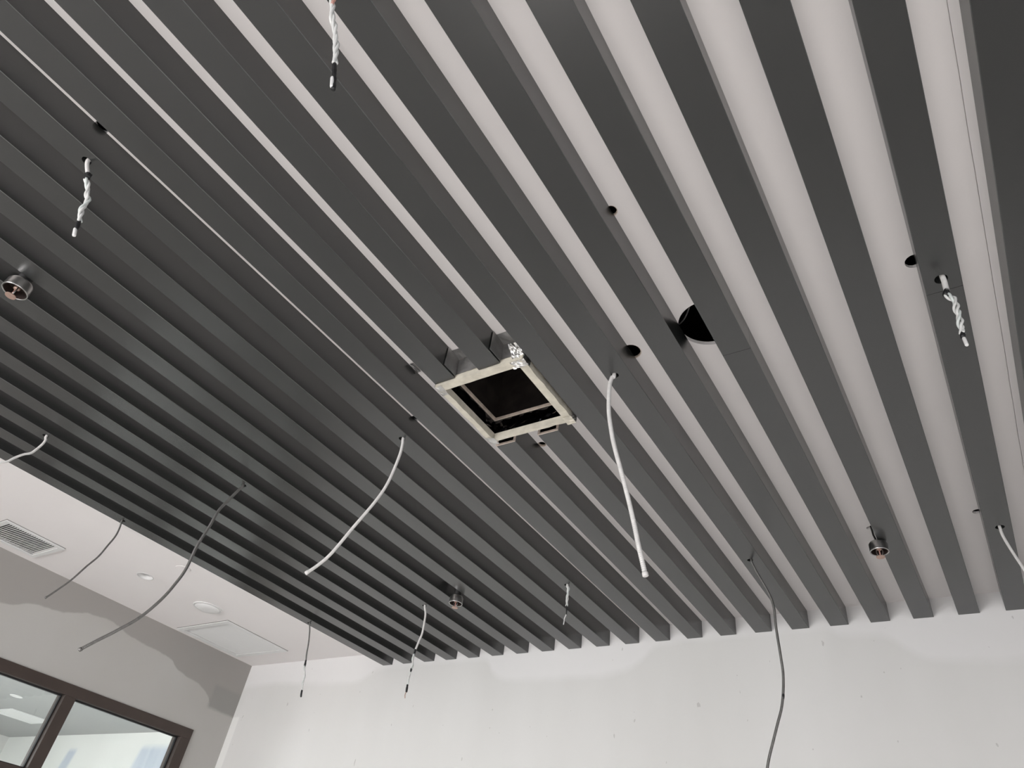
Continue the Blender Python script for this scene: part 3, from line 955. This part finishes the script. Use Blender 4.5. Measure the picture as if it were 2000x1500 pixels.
# ------------------------------------------------------------------ grilles and ceiling fittings on the plain white strip
def grille(x0, x1, y0, y1, n, tilt, blade, label, inner):
    root = empty('ceiling_grille', ((x0 + x1) / 2, (y0 + y1) / 2, HC), label, 'vent', 'ceiling grilles')
    f = inner
    z0, z1 = HC - 0.010, HC - 0.003
    for (a, b, c, d) in ((x0, x1, y0, y0 + f), (x0, x1, y1 - f, y1), (x0, x0 + f, y0 + f, y1 - f), (x1 - f, x1, y0 + f, y1 - f)):
        obj('frame', box(a, b, c, d, z0, z1, 0.0012), M['vent'], root)
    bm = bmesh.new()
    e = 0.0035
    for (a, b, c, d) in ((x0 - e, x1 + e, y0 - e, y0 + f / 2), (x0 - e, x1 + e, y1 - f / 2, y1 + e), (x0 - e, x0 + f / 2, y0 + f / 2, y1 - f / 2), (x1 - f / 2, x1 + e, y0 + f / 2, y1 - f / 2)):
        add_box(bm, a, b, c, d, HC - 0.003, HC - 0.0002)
    obj('seal', bm, M['grey_seal'], root)  # dark strip drawn as the shadow of the gap behind the frame
    proto = None
    w = (y1 - y0 - 2 * f) / n
    for k in range(n):
        yc = y0 + f + w * (k + 0.5)
        if proto is None:
            bm = bmesh.new()
            L = (x1 - x0) / 2 - f
            add_box(bm, -L, L, -w * blade / 2, w * blade / 2, -0.0008, 0.0008)
            bmesh.ops.rotate(bm, verts=bm.verts, cent=(0, 0, 0), matrix=Matrix.Rotation(math.radians(tilt), 3, 'X'))
            proto = obj('louvre', bm, M['vent'], root)
            o = proto
        else:
            o = proto.copy()
            COL.objects.link(o)
            o.parent = root
            o.matrix_parent_inverse = proto.matrix_parent_inverse.copy()
        o.location = ((x0 + x1) / 2, yc, HC + 0.001)
    obj('box_back', box(x0 + f * 0.9, x1 - f * 0.9, y0 + f * 0.9, y1 - f * 0.9, HC + 0.06, HC + 0.065), M['plenum'], root)
    return root


grille(-5.330, -4.938, 1.453, 1.848, 21, 20, 0.60, 'small white ceiling grille with dark slots at the left edge', 0.030)
grille(-5.385, -4.760, 3.085, 3.705, 34, -24, 0.98, 'large white square grille with closed louvres near the room corner', 0.042)

dl = empty('recessed_downlight', (-4.737, 2.330, HC), 'small open recessed downlight hole in the white ceiling strip', 'downlight')
bm = bmesh.new()
add_lathe(bm, -4.737, 2.330, [(0.052, HC - 0.002), (0.058, HC - 0.002), (0.058, HC - 0.0003), (0.0515, HC - 0.0003), (0.046, HC + 0.05), (0.043, HC + 0.05)], 40, True)
obj('trim_ring', bm, M['white_plastic'], dl, True)
bm = bmesh.new()
add_lathe(bm, -4.737, 2.330, [(0.0, HC + 0.050), (0.045, HC + 0.050), (0.045, HC + 0.054), (0.0, HC + 0.054)], 32)
obj('lamp_back', bm, M['brown_recess'], dl)
bm = bmesh.new()
add_lathe(bm, -4.725, 2.345, [(0.0, HC + 0.018), (0.020, HC + 0.020), (0.024, HC + 0.045), (0.0, HC + 0.049)], 24)
obj('lamp', bm, M['white_plastic'], dl, True)

bl = empty('blanking_cover', (-4.313, 2.333, HC), 'round white blanking cover standing slightly off the ceiling beside the slats', 'cover')
bm = bmesh.new()
add_lathe(bm, -4.313, 2.333, [(0.0, HC - 0.006), (0.046, HC - 0.006), (0.050, HC - 0.004), (0.050, HC - 0.001), (0.0, HC - 0.001)], 36)
bmesh.ops.rotate(bm, verts=bm.verts, cent=(-4.313, 2.333, HC - 0.001), matrix=Matrix.Rotation(math.radians(3), 3, 'X'))
obj('plate', bm, M['ceiling'], bl, False)

sp = empty('ceiling_speaker', (-4.720, 2.858, HC), 'round white shallow dome fitting on the ceiling before the large grille', 'detector')
bm = bmesh.new()
add_lathe(bm, -4.720, 2.858, [(0.0, HC - 0.026), (0.035, HC - 0.0255), (0.066, HC - 0.021), (0.085, HC - 0.012), (0.091, HC - 0.006)], 40)
obj('dome', bm, M['white_plastic'], sp, True)
bm = bmesh.new()
add_lathe(bm, -4.720, 2.858, [(0.090, HC - 0.008), (0.102, HC - 0.007), (0.105, HC - 0.004), (0.105, HC - 0.0005), (0.090, HC - 0.0005)], 40, True)
obj('base_ring', bm, M['white_plastic'], sp, True)

# fittings of the neighbouring room, seen through the glass
g = empty('ceiling_grille', (-11.0, 4.76, HC), 'pale ceiling grille seen through the glazed screen', 'vent', 'ceiling grilles')
for (a, b, c, d) in ((-11.30, -10.72, 4.47, 4.51), (-11.30, -10.72, 5.0, 5.04), (-11.30, -11.26, 4.51, 5.0), (-10.76, -10.72, 4.51, 5.0)):
    obj('frame', box(a, b, c, d, HC - 0.012, HC - 0.0005, 0.002), M['vent'], g)
pr = None
for k in range(16):
    if pr is None:
        pr = o = obj('louvre', box(-0.25, 0.25, -0.014, 0.014, -0.001, 0.001), M['vent'], g)
    else:
        o = pr.copy()
        COL.objects.link(o)
        o.parent = g
        o.matrix_parent_inverse = pr.matrix_parent_inverse.copy()
    o.location = (-11.01, 4.51 + 0.0306 * (k + 0.5), HC - 0.004)
    o.rotation_euler = (math.radians(-8), 0, 0)
c2 = empty('recessed_downlight', (-9.92, 4.11, HC), 'round ceiling light seen through the glazed screen', 'downlight')
bm = bmesh.new()
add_lathe(bm, -9.92, 4.11, [(0.055, HC - 0.006), (0.072, HC - 0.005), (0.075, HC - 0.0005), (0.055, HC - 0.0005)], 32, True)
obj('trim_ring', bm, M['white_plastic'], c2, True)
bm = bmesh.new()
add_lathe(bm, -9.92, 4.11, [(0.0, HC - 0.003), (0.056, HC - 0.003), (0.056, HC - 0.0008), (0.0, HC - 0.0008)], 32)
obj('diffuser', bm, M['white_plastic'], c2)

# cable crossing the void behind the round cut-out
cb = empty('void_cable', (-0.55, 1.62, HC + 0.05), 'thin dark cable arching inside the round ceiling cut-out', 'cable')
bm = bmesh.new()
add_tube(bm, catmull([(-0.72, 1.66, HC + 0.12), (-0.64, 1.64, HC + 0.055), (-0.58, 1.60, HC + 0.04), (-0.53, 1.53, HC + 0.07), (-0.50, 1.45, HC + 0.16)], 0.006), 0.0028, 8)
obj('cable', bm, M['steel_conduit'], cb, True)
bm = bmesh.new()
add_tube(bm, catmull([(-0.545, 1.78, HC + 0.10), (-0.530, 1.745, HC + 0.040), (-0.505, 1.735, HC + 0.032), (-0.470, 1.76, HC + 0.09)], 0.005), 0.003, 8)
obj('cable_loop', bm, M['wire'], cb, True)
